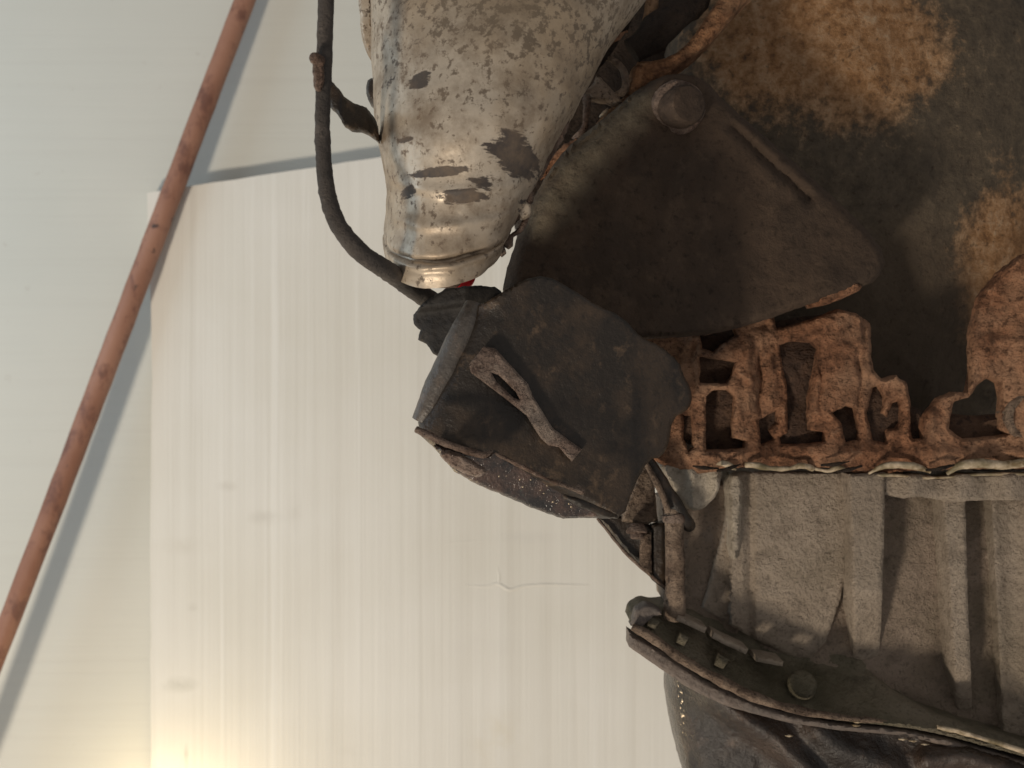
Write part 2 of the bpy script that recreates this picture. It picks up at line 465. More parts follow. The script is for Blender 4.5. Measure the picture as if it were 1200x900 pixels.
# bell shaped housing at the top right
def d_bell(x, y):
    t = (x - 1010) / 260; s = (y - 120) / 300
    return .684 + .016 * max(0, min(1, (x - 850) / 250)) + .03 * t * t + .022 * s * s + .012 * max(0, (x - 1090) / 120)
def mat_bell():
    m = M('half_rusted_housing_skin')
    a = m.noise(120, 8, .74); b = m.noise(12, 6, .65, off=(2, 7, 1)); c = m.noise(260, 5, .65)
    rust = m.ramp(a, [(.28, (.075, .034, .016)), (.46, (.24, .125, .055)), (.58, (.33, .20, .11)), (.74, (.40, .30, .20))])
    grey = m.ramp(a, [(.3, (.058, .045, .033)), (.6, (.115, .088, .060)), (.8, (.18, .14, .095))])
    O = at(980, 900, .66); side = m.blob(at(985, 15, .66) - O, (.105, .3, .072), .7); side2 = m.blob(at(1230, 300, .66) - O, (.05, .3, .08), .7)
    f = m.math('ADD', m.math('MAXIMUM', side, side2), m.math('MULTIPLY', m.math('SUBTRACT', m.math('MULTIPLY', m.math('ADD', b, a), .5), .5), 3.4))
    col = m.mix(m.ramp(f, [(.22, 0), (.38, .35), (.62, 1)]), grey, rust)
    col = m.mix(m.math('MINIMUM', m.math('MULTIPLY', m.blob(at(1075, 395, .69) - O, (.072, .3, .09), .5), 1.0),   .7), col, (.085, .060, .040))  # dark blob paints in the shade of the recess above the block
    col = m.mix(m.ramp(c, [(.3, .7), (.42, 0)]), col, (.04, .025, .016))
    n = m.bump(a, .7, .004); n = m.bump(c, .6, .0016, n)
    return m.done(col, .85, 0, n, .25)
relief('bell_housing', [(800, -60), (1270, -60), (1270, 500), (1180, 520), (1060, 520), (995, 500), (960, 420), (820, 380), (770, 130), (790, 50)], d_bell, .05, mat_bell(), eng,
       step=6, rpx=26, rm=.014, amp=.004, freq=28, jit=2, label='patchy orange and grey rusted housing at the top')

# rusted cylinder block face with its openings
BH = [[(820, 387), (858, 381), (864, 393), (847, 404), (838, 413), (822, 408)],
      [(820, 418), (842, 421), (864, 424), (860, 437), (853, 449), (820, 449)],
      [(827, 465), (836, 457), (853, 457), (861, 465), (859, 513), (873, 517), (873, 526), (827, 528)],
      [(801, 487), (810, 487), (813, 524), (807, 530), (801, 515)],
      [(913, 405), (924, 400), (953, 401), (960, 409), (956, 433), (949, 467), (949, 504), (967, 507), (967, 519), (915, 521), (913, 513), (923, 507), (922, 453), (915, 418)],
      [(889, 492), (909, 481), (910, 495), (901, 504), (907, 515), (892, 523)],
      [(976, 484), (991, 476), (1003, 478), (1006, 493), (1005, 516), (991, 519), (985, 495)],
      [(1016, 484), (1022, 454), (1030, 452), (1036, 464), (1033, 484), (1040, 489), (1046, 473), (1055, 470), (1056, 494), (1051, 502), (1040, 503), (1039, 519), (1023, 516)],
      [(1118, 470), (1135, 466), (1146, 451), (1158, 442), (1172, 449), (1175, 462), (1173, 502), (1181, 509), (1129, 515), (1112, 502)]]
def d_block(x, y):
    g = 0
    for (gx, y0, y1, w_, k) in ((891, 412, 486, 2.5, .004), (878, 400, 470, 4, -.0025), (905, 415, 478, 4, -.002), (812, 400, 470, 3, .002), (962, 420, 480, 2.5, .003), (1008, 410, 520, 3, .003), (1092, 480, 530, 4, -.003), (1158, 380, 440, 6, -.002)):
        g += k * math.exp(-((x - gx - 2 * math.sin(y * .13)) / w_) ** 2) / (1 + math.exp((y0 - y) / 3)) / (1 + math.exp((y - y1) / 3))
    g += .004 / (1 + math.exp((y - 396 + .36 * (x - 870) * (x < 1010)) / 3.5)) - .0025 * math.exp(-((y - 531) / 7) ** 2)
    return .655 + g + .004 * math.sin(x * .05) - .004 * max(0, (x - 1040) / 160)
blk = relief('cylinder_block', [(738, 398), (765, 394), (832, 392), (858, 381), (866, 377), (906, 368), (911, 385), (950, 374), (982, 362), (1004, 368), (1020, 378), (1021, 420), (1024, 434), (1034, 444), (1050, 440), (1062, 448), (1067, 470), (1066, 498), (1070, 516), (1082, 514), (1083, 490), (1102, 466), (1118, 459), (1134, 460), (1139, 448), (1140, 385), (1150, 346), (1174, 318), (1200, 298), (1260, 282), (1260, 552), (1180, 549), (1085, 551), (1015, 556), (975, 549), (880, 546), (812, 556), (785, 549), (766, 540)],
       d_block, .008, RUST, eng, BH, step=2.8, rpx=4, rm=.0026, amp=.0016, freq=150, jit=1.5, smooth=0, hsm=0, label='rust brown cast iron block face with dark openings')
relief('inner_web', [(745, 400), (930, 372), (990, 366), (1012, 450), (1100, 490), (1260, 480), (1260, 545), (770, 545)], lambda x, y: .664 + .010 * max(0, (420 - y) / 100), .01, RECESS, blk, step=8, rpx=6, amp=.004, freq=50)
ring = disc_stack('core_plug', at(1207, 489, .653), (0, -1, 0), [(.0150, -.012, 0), (.0150, .001, 0), (.0135, .003, 0), (.0112, .0025, 0), (.0100, -.004, 0), (.0060, -.005, 0), (.001, -.0052, 0)], TAN, blk, 32, 'pale metal core plug at the right edge of the block', .0006)

# sealant squeezed out along the joint
for pth in ([(836, 546, 0.654, 2), (846, 543, 0.651, 3.2), (857, 547, 0.650, 3.6), (862, 550, 0.654, 1.5)],
            [(874, 545, 0.652, 3.5), (884, 545, 0.649, 3.8), (905, 549, 0.650, 3), (925, 549, 0.650, 2.8), (940, 546, 0.649, 3.2), (952, 549, 0.653, 3.4)],
            [(955, 549, 0.654, 2), (970, 552, 0.652, 2.6), (982, 548, 0.650, 3), (996, 552, 0.654, 1.6)],
            [(1018, 555, 0.654, 2), (1034, 547, 0.650, 3.4), (1055, 545, 0.649, 4), (1075, 547, 0.650, 4), (1090, 553, 0.654, 1.6)],
            [(1110, 555, 0.654, 2.5), (1124, 546, 0.650, 5), (1148, 543, 0.648, 5.6), (1175, 545, 0.649, 5.2), (1205, 542, 0.649, 5.5), (1250, 541, 0.651, 5.5)],
            [(1016, 557, 0.656, 1.5), (1050, 557, 0.655, 2), (1095, 560, 0.656, 1.6), (1150, 556, 0.656, 2), (1250, 555, 0.656, 2.4)]):
    tube('sealant_bead', pth, BEAD, eng, 10, 7, .0006, 160)
# flaky thin shims of the gasket
for (x0, y0, x1, y1) in ((840, 552, 868, 544), (962, 545, 995, 541), (980, 553, 1010, 546), (812, 546, 842, 549), (1085, 551, 1118, 545)):
    tube('gasket_flake', [(x0, y0, .646, 1.2), ((x0 + x1) / 2, (y0 + y1) / 2 + 1, .642, 2.4), (x1, y1, .646, .8)], RUST_DEEP, eng, 7, 6, .0005, 200)

# aluminium lower casing: back wall, panel, ribs, top lip
lower = relief('lower_casing', [(775, 548), (1260, 552), (1260, 905), (1100, 870), (1000, 850), (880, 800), (800, 740), (770, 690)],
       lambda x, y: .681 , .03, CAST_DIM, eng, step=4, rpx=4, rm=.003, amp=.0016, freq=90, label='ribbed dusty aluminium lower engine casing')
relief('side_panel', [(852, 553), (1000, 553), (999, 640), (985, 700), (968, 752), (950, 772), (930, 772), (890, 752), (850, 730), (822, 712), (836, 664), (850, 612)],  # left edge cut along the pipe's shadow line, shade built into the outline
       lambda x, y: .668 + .004 * (1 - min(1, abs(x - 879) / 8)) + (.008 if x < 856 else 0) + .00003 * max(0, y - 640) + .0002 * max(0, y - 730), .03, CAST, lower, step=3.2, rpx=2.6, rm=.0016, amp=0.0006, freq=120, jit=.6, smooth=0)
relief('rib', [(994, 556), (1037, 554), (1036, 640), (1032, 740), (1029, 790), (1000, 786), (998, 640)], lambda x, y: .652 + .00008 * (x - 994) + .00034 * max(0, y - 692), .026, CAST, lower, step=3, rpx=2.6, rm=.0016, amp=0.0005, freq=130, jit=.6, smooth=0)
relief('rib', [(1104, 580), (1131, 580), (1134, 700), (1140, 842), (1121, 838), (1112, 700)], lambda x, y: .662 + .0004 * max(0, y - 785), .020, CAST, lower, step=3, rpx=2.6, rm=.0016, amp=0.0006, freq=130, jit=.6, smooth=0)
relief('rib', [(1162, 580), (1260, 580), (1260, 880), (1176, 862), (1168, 700)], lambda x, y: .667 + .006 * math.sin((x - 1162) * .07), .020, CAST, lower, step=3.4, rpx=2.6, rm=.0016, amp=0.0007, freq=110, jit=.6, smooth=0)
relief('rib', [(853, 556), (870, 555), (869, 600), (866, 655), (856, 655), (855, 600)], lambda x, y: .662, .02, CAST_PALE, lower, step=3, rpx=5, rm=.004, amp=.001, freq=120)
relief('top_lip', [(1034, 556), (1080, 556), (1100, 559), (1122, 556), (1260, 554), (1260, 587), (1160, 586), (1118, 588), (1102, 586), (1078, 582), (1058, 584), (1036, 580)],
       lambda x, y: .656 + .003 * math.sin(x * .11), .020, CAST, lower, step=3.2, rpx=2.6, rm=.0016, amp=0.0008, freq=110, jit=.6, smooth=0)
relief('mounting_boss', [(776, 545), (802, 541), (808, 548), (842, 549), (845, 554), (842, 580), (820, 600), (800, 594), (780, 556)], lambda x, y: .655 + .004 * abs(math.sin((x - 812) * .1)), .04, CAST_PALE, lower, step=3, rpx=6, rm=.004, amp=.0016, freq=110, label='pale broken edged casting boss under the joint')

# pan rail: sloping ledge with fins, bead and black pan below
EDGE = [(738, 736), (760, 748), (790, 768), (820, 788), (850, 804), (885, 820), (925, 832), (985, 843), (1060, 850), (1110, 860), (1160, 874), (1260, 900)]
def d_rail(x, y):
    return 0.644 + .0011 * min(60, max(0, -poly_dist(x, y, EDGE))) * .55
rail = relief('pan_rail', [(737, 733), (742, 716), (754, 709), (772, 712), (790, 708), (860, 732), (935, 766), (1005, 764), (1030, 800), (1110, 846), (1260, 886), (1260, 902), (1160, 876), (1110, 862), (1060, 852), (985, 845), (925, 834), (885, 822), (850, 806), (820, 790), (790, 770), (760, 750)],
       d_rail, .03, CAST_OIL, eng, step=3.4, rpx=3, rm=.002, amp=.002, freq=80, label='oily ledge with short fins above the oil pan')
tube('rail_edge', [(741, 734, 0.642, 5), (765, 748, 0.639, 5.2), (792, 767, 0.637, 5.4), (820, 785, 0.637, 5.6), (850, 801, 0.637, 6), (885, 817, 0.638, 6), (925, 830, 0.640, 5), (985, 841, 0.644, 4), (1045, 846, 0.648, 2.5)], TAN, rail, 12, 8, .0008, 120, flat=1.2)
def fin(x0, y0, x1, y1, wpx, d):
    nx, ny = (y1 - y0), -(x1 - x0); L = math.hypot(nx, ny); nx, ny = nx / L * wpx, ny / L * wpx
    relief('fin', [(x0, y0), (x1, y1), (x1 + nx, y1 + ny), (x0 + nx, y0 + ny)], lambda x, y: d, .02, CAST, rail, step=2.2, rpx=2, rm=.001, amp=.0003, freq=150, jit=.5, smooth=0)
fin(792, 727, 826, 742, 7, .650); fin(834, 748, 874, 767, 7, .651); fin(886, 775, 917, 781, 6, .652)
for (x, y, r) in ((766, 731, 7), (800, 750, 7), (846, 776, 8)):
    relief('fin', [(x - r * 1.2, y + r * .4), (x - r * .3, y - r), (x + r, y - r * .4), (x + r * .2, y + r)], lambda xx, yy: 0.648, .02, CAST_OIL, rail, step=2.5, rpx=2, rm=.001, amp=.0004, freq=150, jit=.4, smooth=0)
disc_stack('bolt', at(940, 801, .654), (-.1, -.75, .65), [(.0085, -.01, 0), (.0085, 0, 0), (.0072, .0022, 0), (.004, .003, 0), (.0005, .003, 0)], CAST_OIL, rail, 24, 'oily round bolt head on the ledge', .0005)
relief('end_lug', [(739, 733), (746, 715), (756, 709), (766, 710), (775, 716), (776, 721), (766, 722), (758, 729), (750, 736)], lambda x, y: .645, .012, FLANGE, rail, step=2.4, rpx=1.8, rm=.001, smooth=0, amp=.0006, freq=120)

pan = None
def d_pan(x, y):
    d = 0.664
    d += .028 * math.exp(-max(0, x - 786 - (y - 790) * .10) / 26.)      # the pan turns away at its left end
    q = poly_dist(x, y, [(836, 815), (862, 838), (905, 866), (945, 905), (990, 960)])
    d -= .014 * math.exp(-(q / 15) ** 2)                           # pressed ridge
    d -= .010 * (1 / (1 + math.exp(q / 10)))
    q2 = poly_dist(x, y, [(960, 858), (985, 880), (1040, 900), (1080, 940)])
    d -= .010 * math.exp(-(q2 / 17) ** 2)
    q3 = poly_dist(x, y, [(1090, 892), (1130, 888), (1180, 905), (1240, 930)])
    d -= .014 * math.exp(-(q3 / 18) ** 2)
    return d
pan = relief('oil_pan', [(785, 780), (820, 800), (860, 815), (920, 838), (1000, 848), (1090, 858), (1160, 878), (1270, 906), (1270, 1010), (850, 1010), (818, 950), (800, 895), (790, 850), (785, 815)], d_pan, .03, PANMAT, eng,
       step=3.6, rpx=7, rm=.008, amp=.0013, freq=110, label='oily black pressed steel oil pan with a glinting left end')
relief('pan_flange', [(737, 741), (762, 756), (792, 776), (822, 796), (852, 811), (887, 826), (925, 838), (985, 849), (1060, 856), (1110, 866), (1170, 883), (1260, 910), (1260, 922), (1170, 894), (1110, 875), (1060, 862), (985, 856), (925, 847), (885, 837), (850, 827), (820, 813), (800, 802), (783, 790), (760, 774), (737, 758)], lambda x, y: .641 + .00002 * max(0, x - 850), .016, FLANGE, pan, step=2.8, rpx=3, rm=.0015, amp=.0005, freq=140, jit=.5, smooth=0)
tube('sealant_bead', [(1098, 852, 0.646, 2), (1125, 858, 0.644, 3), (1160, 868, 0.644, 3), (1200, 881, 0.644, 3), (1260, 900, 0.645, 3)], BEAD, pan, 8, 8, .0006, 150)
for (x, y) in ((1003, 850), (1070, 868), (1058, 866), (1084, 872), (1005, 846), (925, 862)):
    tube('sealant_bead', [(x - 5, y, 0.646, .6), (x, y + .5, 0.644, 1.5), (x + 5, y + .3, 0.646, .5)], BEAD, pan, 6, 5, .0003, 300)

# stay, gusset and pipe left of the casing
stay = relief('stay_bracket', [(688, 598), (736, 606), (770, 618), (782, 640), (782, 693), (764, 676), (742, 656), (722, 633), (706, 612)], lambda x, y: 0.660, .012, BLACK, eng, step=3, rpx=4, rm=.003, amp=.0008, freq=120, label='dark curved stay bracket with a rust worn lower edge')
tube('worn_edge', [(700, 607, 0.658, 1.6), (712, 622, 0.657, 2), (728, 642, 0.657, 2), (748, 662, 0.657, 2), (766, 677, 0.657, 1.8), (781, 690, 0.659, 1.2)], STRAP, stay, 8, 7, .0003, 200)
relief('gusset', [(755, 536), (766, 558), (771, 611), (758, 614), (729, 611), (731, 600), (744, 567)], lambda x, y: 0.654 + .0002 * (x - 730), .008, TAN, stay, step=2.8, rpx=4, rm=.003, amp=.0009, freq=130, smooth=0)
tube('diagonal_bar', [(752, 528, 0.650, 7), (768, 553, 0.648, 7.5), (785, 580, 0.648, 8), (800, 606, 0.650, 9), (808, 616, 0.658, 8)], BLACK, stay, 12, 7, .0006, 140)
tube('bar_ridge', [(756, 542, 0.644, 3), (766, 560, 0.641, 3.6), (776, 580, 0.641, 3.8), (783, 600, 0.643, 3.4)], TAN, stay, 9, 6, .0004, 160)
bolt(at(746, 622, 0.652), (0, -.25, -1), .0042, STRAP, stay, label='small rusty bolt under the gusset')
relief('web', [(751, 628), (763, 624), (764, 678), (750, 664)], lambda x, y: .655, .01, TAN, stay, step=2.4, rpx=2, rm=.001, amp=.0004, freq=150, jit=.5, smooth=0)
relief('web', [(764, 616), (779, 612), (780, 692), (764, 680)], lambda x, y: .658, .01, BLACK, stay, step=2.4, rpx=2, rm=.001, amp=.0004, freq=150, jit=.5, smooth=0)
pipe = tube('drain_pipe', [(790, 596, 0.650, 11), (790, 625, 0.650, 11), (791, 665, 0.652, 11.5), (791, 700, 0.655, 12), (790, 722, 0.660, 13)], TAN, eng, 18, 8, .0008, 130, label='short weathered vertical pipe beside the casing')
tube('collar', [(789, 602, 0.650, 13), (790, 607, 0.650, 14), (790, 612, 0.650, 13)], STRAP, pipe, 18, 4, .0005, 130)

# sooty mount plate with rolled left edge, raised rib and bolt
def d_plate(x, y):
    d = .606 + .000075 * (x - 640) + .00007 * (345 - y)
    q = poly_dist(x, y, [(590, 345), (604, 292), (628, 235), (662, 185), (710, 145), (760, 100)])
    d += .008 * math.exp(-max(0, abs(q)) / 9)
    g = poly_dist(x, y, [(858, 148), (900, 188), (948, 232)])
    d += .0028 * math.exp(-(g / 4.5) ** 2) - .0008 * math.exp(-((abs(g) - 13) / 9) ** 2)
    return d
def mat_plate():
    m = M('sooty_plate_with_lit_dusty_edge')
    a = m.noise(220, 6, .65); b = m.noise(26, 6, .65, off=(4, 4, 1)); c = m.noise(70, 6, .7, off=(1, 9, 3))
    col = m.mix(m.ramp(b, [(.40, 0), (.62, .7)]), (.052, .036, .026), (.085, .056, .038))
    col = m.mix(m.ramp(c, [(.54, 0), (.70, .5)]), col, (.115, .078, .052))
    O = at(980, 900, .66); lit_edge_dust = None
    for (px, py, rr) in ((632, 262, 24), (650, 236, 30), (668, 208, 32), (690, 180, 32), (712, 156, 30), (735, 132, 28), (752, 112, 22)):
        d = m.blob(at(px, py, .618) - O, (rr * 1.25 * .62 / F, .3, rr * 1.25 * .62 / F), .75)
        lit_edge_dust = d if lit_edge_dust is None else m.math('MAXIMUM', lit_edge_dust, d)
    lit_edge_dust = m.math('MULTIPLY', lit_edge_dust, m.ramp(c, [(.32, .35), (.55, 1)]))
    col = m.mix(lit_edge_dust, col, (.155, .125, .088))  # dusty tone also paints the light caught along the rolled left edge
    col = m.mix(m.ramp(a, [(.32, .6), (.45, 0)]), col, (.02, .014, .01))
    n = m.bump(a, .8, .0016); n = m.bump(c, .5, .003, n)
    return m.done(col, .85, 0, n, .2)
plate = relief('mount_plate', [(588, 345), (592, 322), (602, 290), (618, 246), (640, 205), (662, 175), (690, 152), (720, 128), (752, 100), (790, 84), (826, 92), (850, 120), (902, 165), (956, 212), (1010, 262), (1040, 300), (1030, 328), (1000, 340), (955, 354), (890, 378), (838, 391), (752, 396), (690, 400), (620, 370)],
       d_plate, .026, mat_plate(), eng, step=4, rpx=9, rm=.008, amp=.0016, freq=60, label='large sooty brown steel mounting plate shaded by the black bracket')
disc_stack('plate_boss', at(794, 127, .634), (-.2, -1, -.1), [(.0155, -.02, 0), (.0155, .004, 0), (.0140, .006, 0), (.0105, .0062, 0), (.0100, .004, 0), (.002, .004, 0)], STRAP, plate, 30, 'round boss with a bolt at the top of the plate', .0007)
disc_stack('bolt', at(796, 127, .630), (.35, -1, -.02), [(.0118, -.006, 0), (.0118, .004, 0), (.0112, .010, 0), (.0098, .0118, 0), (.005, .012, 0), (.0005, .012, 0)], PLATE, plate, 30, 'dark bolt in the boss of the plate', .0006)  # dark head over the tan boss paints in a lit crescent
relief('edge_flange', [(950, 338), (962, 332), (990, 323), (1012, 334), (1006, 342), (962, 360), (958, 350)], lambda x, y: .634, .03, RUST, plate, step=3, rpx=5, rm=.004, amp=.0016, freq=110)

# rusty manifold lugs between the shield and the plate
lug = relief('manifold_lug', [(742, 72), (764, 72), (786, 66), (808, 50), (826, 22), (850, -10), (880, -60), (935, -60), (880, -5), (850, 30), (822, 60), (790, 84), (768, 104), (762, 118), (744, 116), (722, 134), (704, 156), (694, 150), (712, 128), (735, 112)],
       lambda x, y: .648 + .00005 * (y - 70), .02, RUST_ORANGE, eng, step=3.2, rpx=4, rm=.003, amp=.0016, freq=110, label='bright rusty lug running up from the plate')
tube('rusty_stud', [(770, -40, 0.654, 8), (765, 0, 0.652, 8), (759, 28, 0.652, 7.5), (753, 46, 0.654, 5)], RUST_ORANGE, lug, 10, 7, .0012, 110)
tube('pale_pin', [(742, 46, 0.654, 2.6), (750, 53, 0.650, 3), (764, 63, 0.654, 2.2)], TAN, lug, 8, 5, .0005, 200)
hook = tube('eyelet', [(705, 66, 0.654, 4), (722, 72, 0.650, 4.2), (732, 88, 0.648, 4.4), (732, 104, 0.648, 5), (722, 112, 0.650, 5)], TAN, eng, 10, 7, .0008, 130, label='bent pale eyelet beside the lug')
relief('eyelet_tab', [(681, 106), (694, 101), (700, 86), (712, 100), (730, 118), (728, 123), (704, 116), (690, 114)], lambda x, y: 0.646, .01, TAN, hook, step=2.6, rpx=3, rm=.002, amp=.0008, freq=140)
tube('eyelet_tab', [(688, 112, 0.650, 4), (687, 130, 0.652, 4), (684, 152, 0.654, 4.5), (676, 166, 0.656, 7)], STRAP, hook, 9, 6, .001, 130)
tube('shiny_flake', [(703, 137, 0.646, 1.5), (708, 133, 0.644, 3), (712, 127, 0.648, .8)], SHIELD, hook, 7, 5, .0003, 200)
for pth in ([(676, 166, 0.654, 7), (662, 178, 0.652, 7), (648, 192, 0.654, 8), (636, 205, 0.656, 5)], [(634, 210, 0.648, 2), (644, 204, 0.645, 3), (656, 190, 0.646, 4), (662, 176, 0.652, 2)],
            [(604, 222, 0.622, 3), (612, 205, .597, 4), (618, 195, 0.622, 2)], [(655, 120, 0.662, 10), (690, 75, 0.652, 11), (715, 45, 0.652, 12), (730, 5, 0.652, 14), (735, -50, 0.652, 15)],
            [(690, 60, 0.652, 5), (715, 48, 0.642, 5), (735, 36, 0.642, 3)], [(740, 60, .65, 16), (780, 30, .65, 20), (815, -10, .66, 22), (840, -60, .66, 22)]):
    tube('rusty_casting', pth, RUST if pth[0][3] < 8 else RUST_DEEP, eng, 12, 7, .003, 80)

# ------------------------------------------------------------------ shiny exhaust heat shield
shl = thing('exhaust_heat_shield', 'shiny stained metal heat shield around the exhaust beside the black hose', 'heat shield', at(520, 335, .56))
def shell():
    rows = [((431, -60), (800, -60), 8, .064, .577), ((434, 10), (752, 5), 12, .063, .572), ((436, 60), (716, 52), 18, .060, .567), ((440, 130), (680, 114), 24, .055, .56),
            ((446, 180), (650, 170), 29, .048, .56), ((451, 205), (632, 198), 33, .045, .56), ((452, 238), (616, 226), 34, .044, .56), ((449, 268), (604, 250), 38, .044, .56),
            ((449, 284), (595, 268), 42, .044, .56), ((451, 292), (593, 275), 45, .043, .56), ((453, 298), (588, 281), 46, .042, .56)]
    n = 10
    Ls = catmull([(r[0][0], r[0][1], 0) for r in rows], n); Rs = catmull([(r[1][0], r[1][1], 0) for r in rows], n)
    Q = catmull([(r[2], r[3], r[4]) for r in rows], n)
    seg = 72; V, Fs = [], []
    for i in range(len(Ls)):
        v = i / n
        for k in range(seg):
            a = 2 * math.pi * k / seg
            s = (1 - math.cos(a)) / 2; front = math.sin(a)
            b = Q[i].y * (front if front > 0 else front * .55)
            # pressed beads round the shell
            rid = .0016 * math.exp(-((v - 4.55) / .28) ** 2) + .0018 * math.exp(-((v - 5.9) / .22) ** 2) - .0055 * math.exp(-((v - 7.25) / .11) ** 2) + .0022 * math.exp(-((v - 7.65) / .2) ** 2)
            sag = Q[i].x * max(0, front) ** .8
            x = Ls[i].x + (Rs[i].x - Ls[i].x) * s; y = Ls[i].y + (Rs[i].y - Ls[i].y) * s + sag
            # outward bead also widens the silhouette
            x += rid * 500 * (s - .5)
            dd = Q[i].z - b - rid * max(0, front)
            p = at(x, y, dd)
            p += (p - at(520, 150, .57)).normalized() * (.0022 * mn.fractal(p * 22, 1, 2, 3) + .0007 * mn.fractal(p * 120, 1, 2, 2))
            V.append(p)
    m = len(Ls)
    for i in range(m - 1):
        for k in range(seg):
            a, b = i * seg + k, i * seg + (k + 1) % seg
            Fs.append((a, b, b + seg, a + seg))
    return link('shell', V, Fs, SHIELD, shl, sharp=60)
sh = shell()
inner = tube('exhaust_pipe', [(515, 300, .548, 40), (516, 320, .546, 32), (517, 330, .546, 25), (517, 336, .546, 19)], STRAP, shl, 30, 6, .0006, 100, label='brown rusted pipe end below the shield')
relief('seam_flange', [(416, -60), (421, 10), (424, 46), (430, 62), (437, 74), (440, 60), (436, 20), (434, -60)], lambda x, y: .565, .006, SHIELD, shl, step=3, rpx=3, rm=.002, amp=.0008, freq=100)
tube('seam_lip', [(590, 272, .556, 3.5), (575, 288, .552, 4), (556, 308, .550, 4), (540, 322, .550, 4), (528, 330, .552, 3)], SHIELD, shl, 9, 7, .0007, 120)
relief('torn_flange', [(673, 128), (665, 150), (647, 185), (625, 222), (624, 236), (617, 250), (603, 262), (599, 254), (609, 236), (617, 214), (639, 176), (657, 144)], lambda x, y: .543, .005, STRAP, shl, step=2.4, rpx=3, rm=.002, amp=.0012, freq=140, jit=2.4, smooth=0, label='torn rusty flange along the right edge of the shield')
tube('seam_lip', [(655, 150, .555, 3), (634, 185, .55, 4), (612, 232, .548, 4.5), (604, 250, .552, 5), (592, 262, .556, 3)], SHIELD, shl, 9, 7, .0009, 120)
relief('torn_tab', [(587, 284), (593, 276), (605, 270), (612, 258), (622, 246), (618, 262), (613, 270), (601, 278), (601, 288), (595, 292), (591, 288), (593, 296), (589, 300), (581, 296)], lambda x, y: 0.546, .004, STRAP, shl, step=2.2, rpx=2, rm=.0015, amp=.001, freq=150, jit=1.5, smooth=0, label='torn rusty tab on the shield edge')
relief('torn_tab', [(606, 244), (616, 232), (623, 240), (623, 252), (614, 258), (607, 254)], lambda x, y: .543, .004, SHIELD, shl, step=2.2, rpx=3, rm=.002, amp=.001, freq=150)
relief('clip_nut', [(429, 96), (436, 90), (446, 92), (446, 126), (437, 124), (430, 114)], lambda x, y: .56, .014, BLACK, shl, step=2.4, rpx=4, rm=.004, amp=.0007, freq=150, label='dark nut on the left side of the shield')

# ------------------------------------------------------------------ black hose with its clip
hose = thing('rubber_hose', 'thin black rubber hose curving down past the shiny heat shield', 'hose', at(540, 372, .53))
tube('hose_tube', [(383, -60, .50, 9.5), (382, 0, .50, 9.4), (380, 70, .50, 9.2), (378, 130, .50, 9.2), (379, 180, .50, 9.4), (384, 228, .50, 10), (398, 266, .50, 10.5), (422, 295, .502, 11), (455, 318, .520, 11.5), (484, 338, .590, 12), (524, 366, .640, 12)], HOSE, hose, 16, 10, .0005, 260)
relief('clip_arm', [(384, 92), (394, 100), (406, 117), (438, 130), (446, 168), (436, 160), (428, 154), (404, 150), (397, 134), (384, 122)], lambda x, y: .512 + .0006 * max(0, x - 400), .006, BLACK, hose, step=2.6, rpx=3, rm=.002, amp=.0005, freq=150)
relief('clip_band', [(366, 66), (374, 62), (379, 72), (380, 102), (374, 109), (367, 104)], lambda x, y: .494, .008, STRAP, hose, step=2.2, rpx=3, rm=.002, amp=.0007, freq=160, label='small rusty clip band on the hose')
disc_stack('rivet', at(369, 68, .492), (-.6, -1, .2), [(.0026, -.004, 0), (.0026, 0, 0), (.002, .0014, 0), (.0003, .0018, 0)], STRAP, hose, 14, None, .0004)

red = tube('plastic_cap', [(553, 318, .66, 6), (548, 326, .66, 9), (540, 334, .66, 10), (528, 346, .66, 10)], RED, None, 14, 6)
red['label'] = 'small bright red piece peeking out below the shiny heat shield'; red['category'] = 'cap'

# ------------------------------------------------------------------ grimy black bracket in the middle
brk = thing('mounting_bracket', 'grimy black box shaped steel bracket with a slotted brown strap', 'bracket', at(650, 605, .55))
EL = [(552, 362), (520, 430), (486, 502)]
EB = [(486, 503), (520, 517), (562, 530), (600, 542), (640, 562), (690, 585), (730, 606)]
def d_box(x, y):
    q = poly_dist(x, y, EL); b = poly_dist(x, y, EB)
    d = .520 + .00012 * (x - 500) + .00003 * (y - 330)
    d += .016 * math.exp(-max(0, -q if q < 0 else 0) / 16) if q < 0 else .016
    e = poly_dist(x, y, [(590, 400), (650, 452), (700, 525)])       # shallow crease behind the strap
    if b > 0: d += .0009 * min(b, 30)
    e2 = poly_dist(x, y, [(640, 380), (700, 430), (740, 500)])
    d += .016 * max(0, (x - 740) / 60)
    return d
house = relief('bracket_body', [(552, 362), (585, 345), (612, 328), (640, 322), (672, 340), (700, 358), (728, 370), (752, 396), (774, 405), (796, 424), (800, 438), (810, 456), (811, 472), (803, 483), (789, 489), (784, 520), (775, 536), (760, 538), (742, 572), (730, 608), (705, 607), (660, 607), (600, 584), (560, 566), (530, 548), (512, 528), (486, 504), (502, 468), (520, 430)],
       d_box, .06, BLACK, brk, step=3, rpx=3, rm=.0018, amp=.0003, freq=70, jit=.5, smooth=1)
relief('slotted_strap', [(550, 427), (567, 406), (580, 408), (602, 432), (619, 450), (625, 465), (648, 502), (682, 527), (670, 541), (655, 524), (643, 522), (633, 513), (617, 487), (587, 463), (552, 437)],
       lambda x, y: .523 + .00016 * (x - 550), .004, BRIGHT, brk, [[(576, 437), (584, 439), (605, 460), (609, 469), (602, 466), (582, 448)]], hsm=0, step=2.2, rpx=1.8, rm=.0008, amp=.0001, freq=150, jit=.3, smooth=0, label='worn brown slotted steel strap on the black bracket')
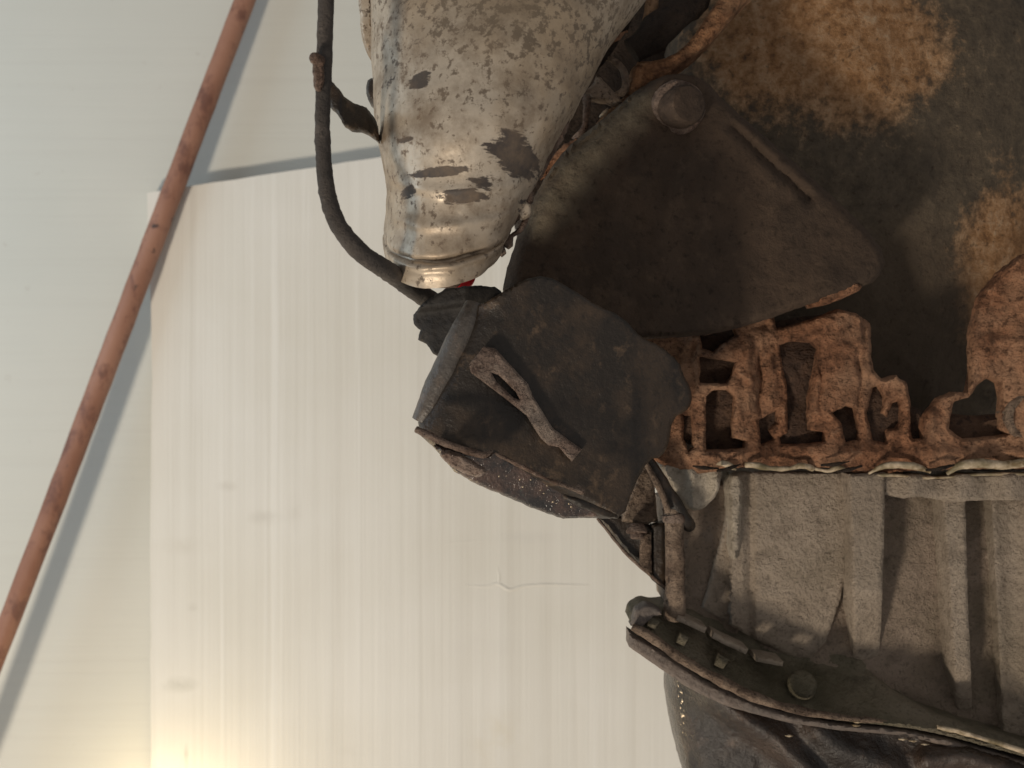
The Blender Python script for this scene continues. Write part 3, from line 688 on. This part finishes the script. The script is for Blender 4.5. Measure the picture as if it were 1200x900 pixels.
tube('rolled_edge', [(558, 358, .545, 13), (547, 384, .542, 17), (527, 428, .541, 18), (509, 466, .541, 17), (494, 495, .541, 12)], GREY, brk, 20, 9, .0005, 110, label='grey sheen rolled edge of the black bracket')
lower_b = relief('lower_flange', [(508, 522), (540, 530), (572, 533), (576, 526), (604, 543), (640, 560), (686, 578), (680, 586), (725, 602), (716, 608), (690, 606), (660, 608), (630, 598), (598, 584), (560, 568), (532, 552)],
       lambda x, y: .517 + .00022 * (x - 500) + .0002 * max(0, poly_dist(x, y, EB)), .012, WET, brk, step=2.8, rpx=4, rm=.003, amp=.0007, freq=110, jit=1, smooth=0, label='wet oily lower flange of the bracket')
tube('flange_lip', [(488, 503, .518, 4), (510, 514, .514, 4), (540, 526, .514, 4.5), (566, 533, .516, 4), (577, 528, .519, 2)], STRAP, brk, 9, 7, .0008, 150)
tube('flange_lip', [(580, 531, .520, 2), (606, 544, .518, 3), (640, 561, .520, 2.6), (672, 573, .525, 2.4), (682, 576, .527, 3.6), (676, 569, .528, 2)], STRAP, brk, 9, 7, .0006, 150)
tube('flange_lip', [(660, 582, .530, 2.5), (682, 590, .530, 4), (706, 600, .535, 4.5), (722, 605, .545, 3)], BLACK, brk, 9, 7, .0008, 150)
relief('flange_lip', [(512, 530), (530, 528), (552, 540), (572, 552), (562, 560), (545, 556), (526, 545)], lambda x, y: .513, .006, WET_LIT, brk, step=2.6, rpx=4, rm=.003, amp=.0012, freq=140)
relief('rubber_boot', [(484, 369), (498, 352), (522, 338), (548, 335), (580, 336), (590, 344), (584, 368), (560, 374), (549, 372), (536, 396), (523, 424), (508, 414), (500, 404), (490, 398), (492, 388), (486, 382)],
       lambda x, y: .578 + .00015 * abs(x - 545) + .006 * (1 / (1 + math.exp(-(y - 364 + .12 * (x - 490)) / 1.5))), .012, RUBBER, brk, step=2.2, rpx=2.5, rm=.002, amp=.0006, freq=110, jit=1.6, smooth=0, label='torn black rubber boot at the top of the bracket')

# added metal flecks stand in for wet glints on the pan end and bracket flange
def mat_glint():
    m = M('glint_metal'); a = m.noise(200, 3, .5)
    return m.done(m.mix(a, (.28, .21, .14), (.62, .52, .38)), .34, .9, None, .5)
GLINTM = mat_glint()
def glint_dots(spots, parent):
    bm = bmesh.new(); V, Fs = [], []
    bmesh.ops.create_icosphere(bm, subdivisions=2, radius=1)
    bm.verts.ensure_lookup_table()
    base = [v.co.copy() for v in bm.verts]; fs = [tuple(v.index for v in f.verts) for f in bm.faces]; bm.free()
    for p, rad in spots:
        o = len(V); k = random.uniform(.7, 1.4)
        V += [p + Vector((c.x * rad, c.y * rad * .45, c.z * rad * k)) for c in base]; Fs += [tuple(o + q for q in f) for f in fs]
    link('glint_fleck', V, Fs, GLINTM, parent, kind='stuff')
rd = random.Random(9)
sp = []
for _ in range(45):
    y = rd.uniform(796, 868); x = 786 + (y - 790) * .10 + 7 + abs(rd.gauss(0, 5))
    sp.append((at(x, y, d_pan(x, y) + .001), rd.uniform(.0004, .0014)))
glint_dots(sp, pan)
sp = []
for _ in range(16):
    t = rd.random(); x = 585 + 95 * t + rd.gauss(0, 5); y = 552 + 40 * t + rd.uniform(-9, 12)
    sp.append((at(x, y, .517 + .00022 * (x - 500) + .0002 * max(0, poly_dist(x, y, EB))), rd.uniform(.0003, .0008)))
glint_dots(sp, brk)
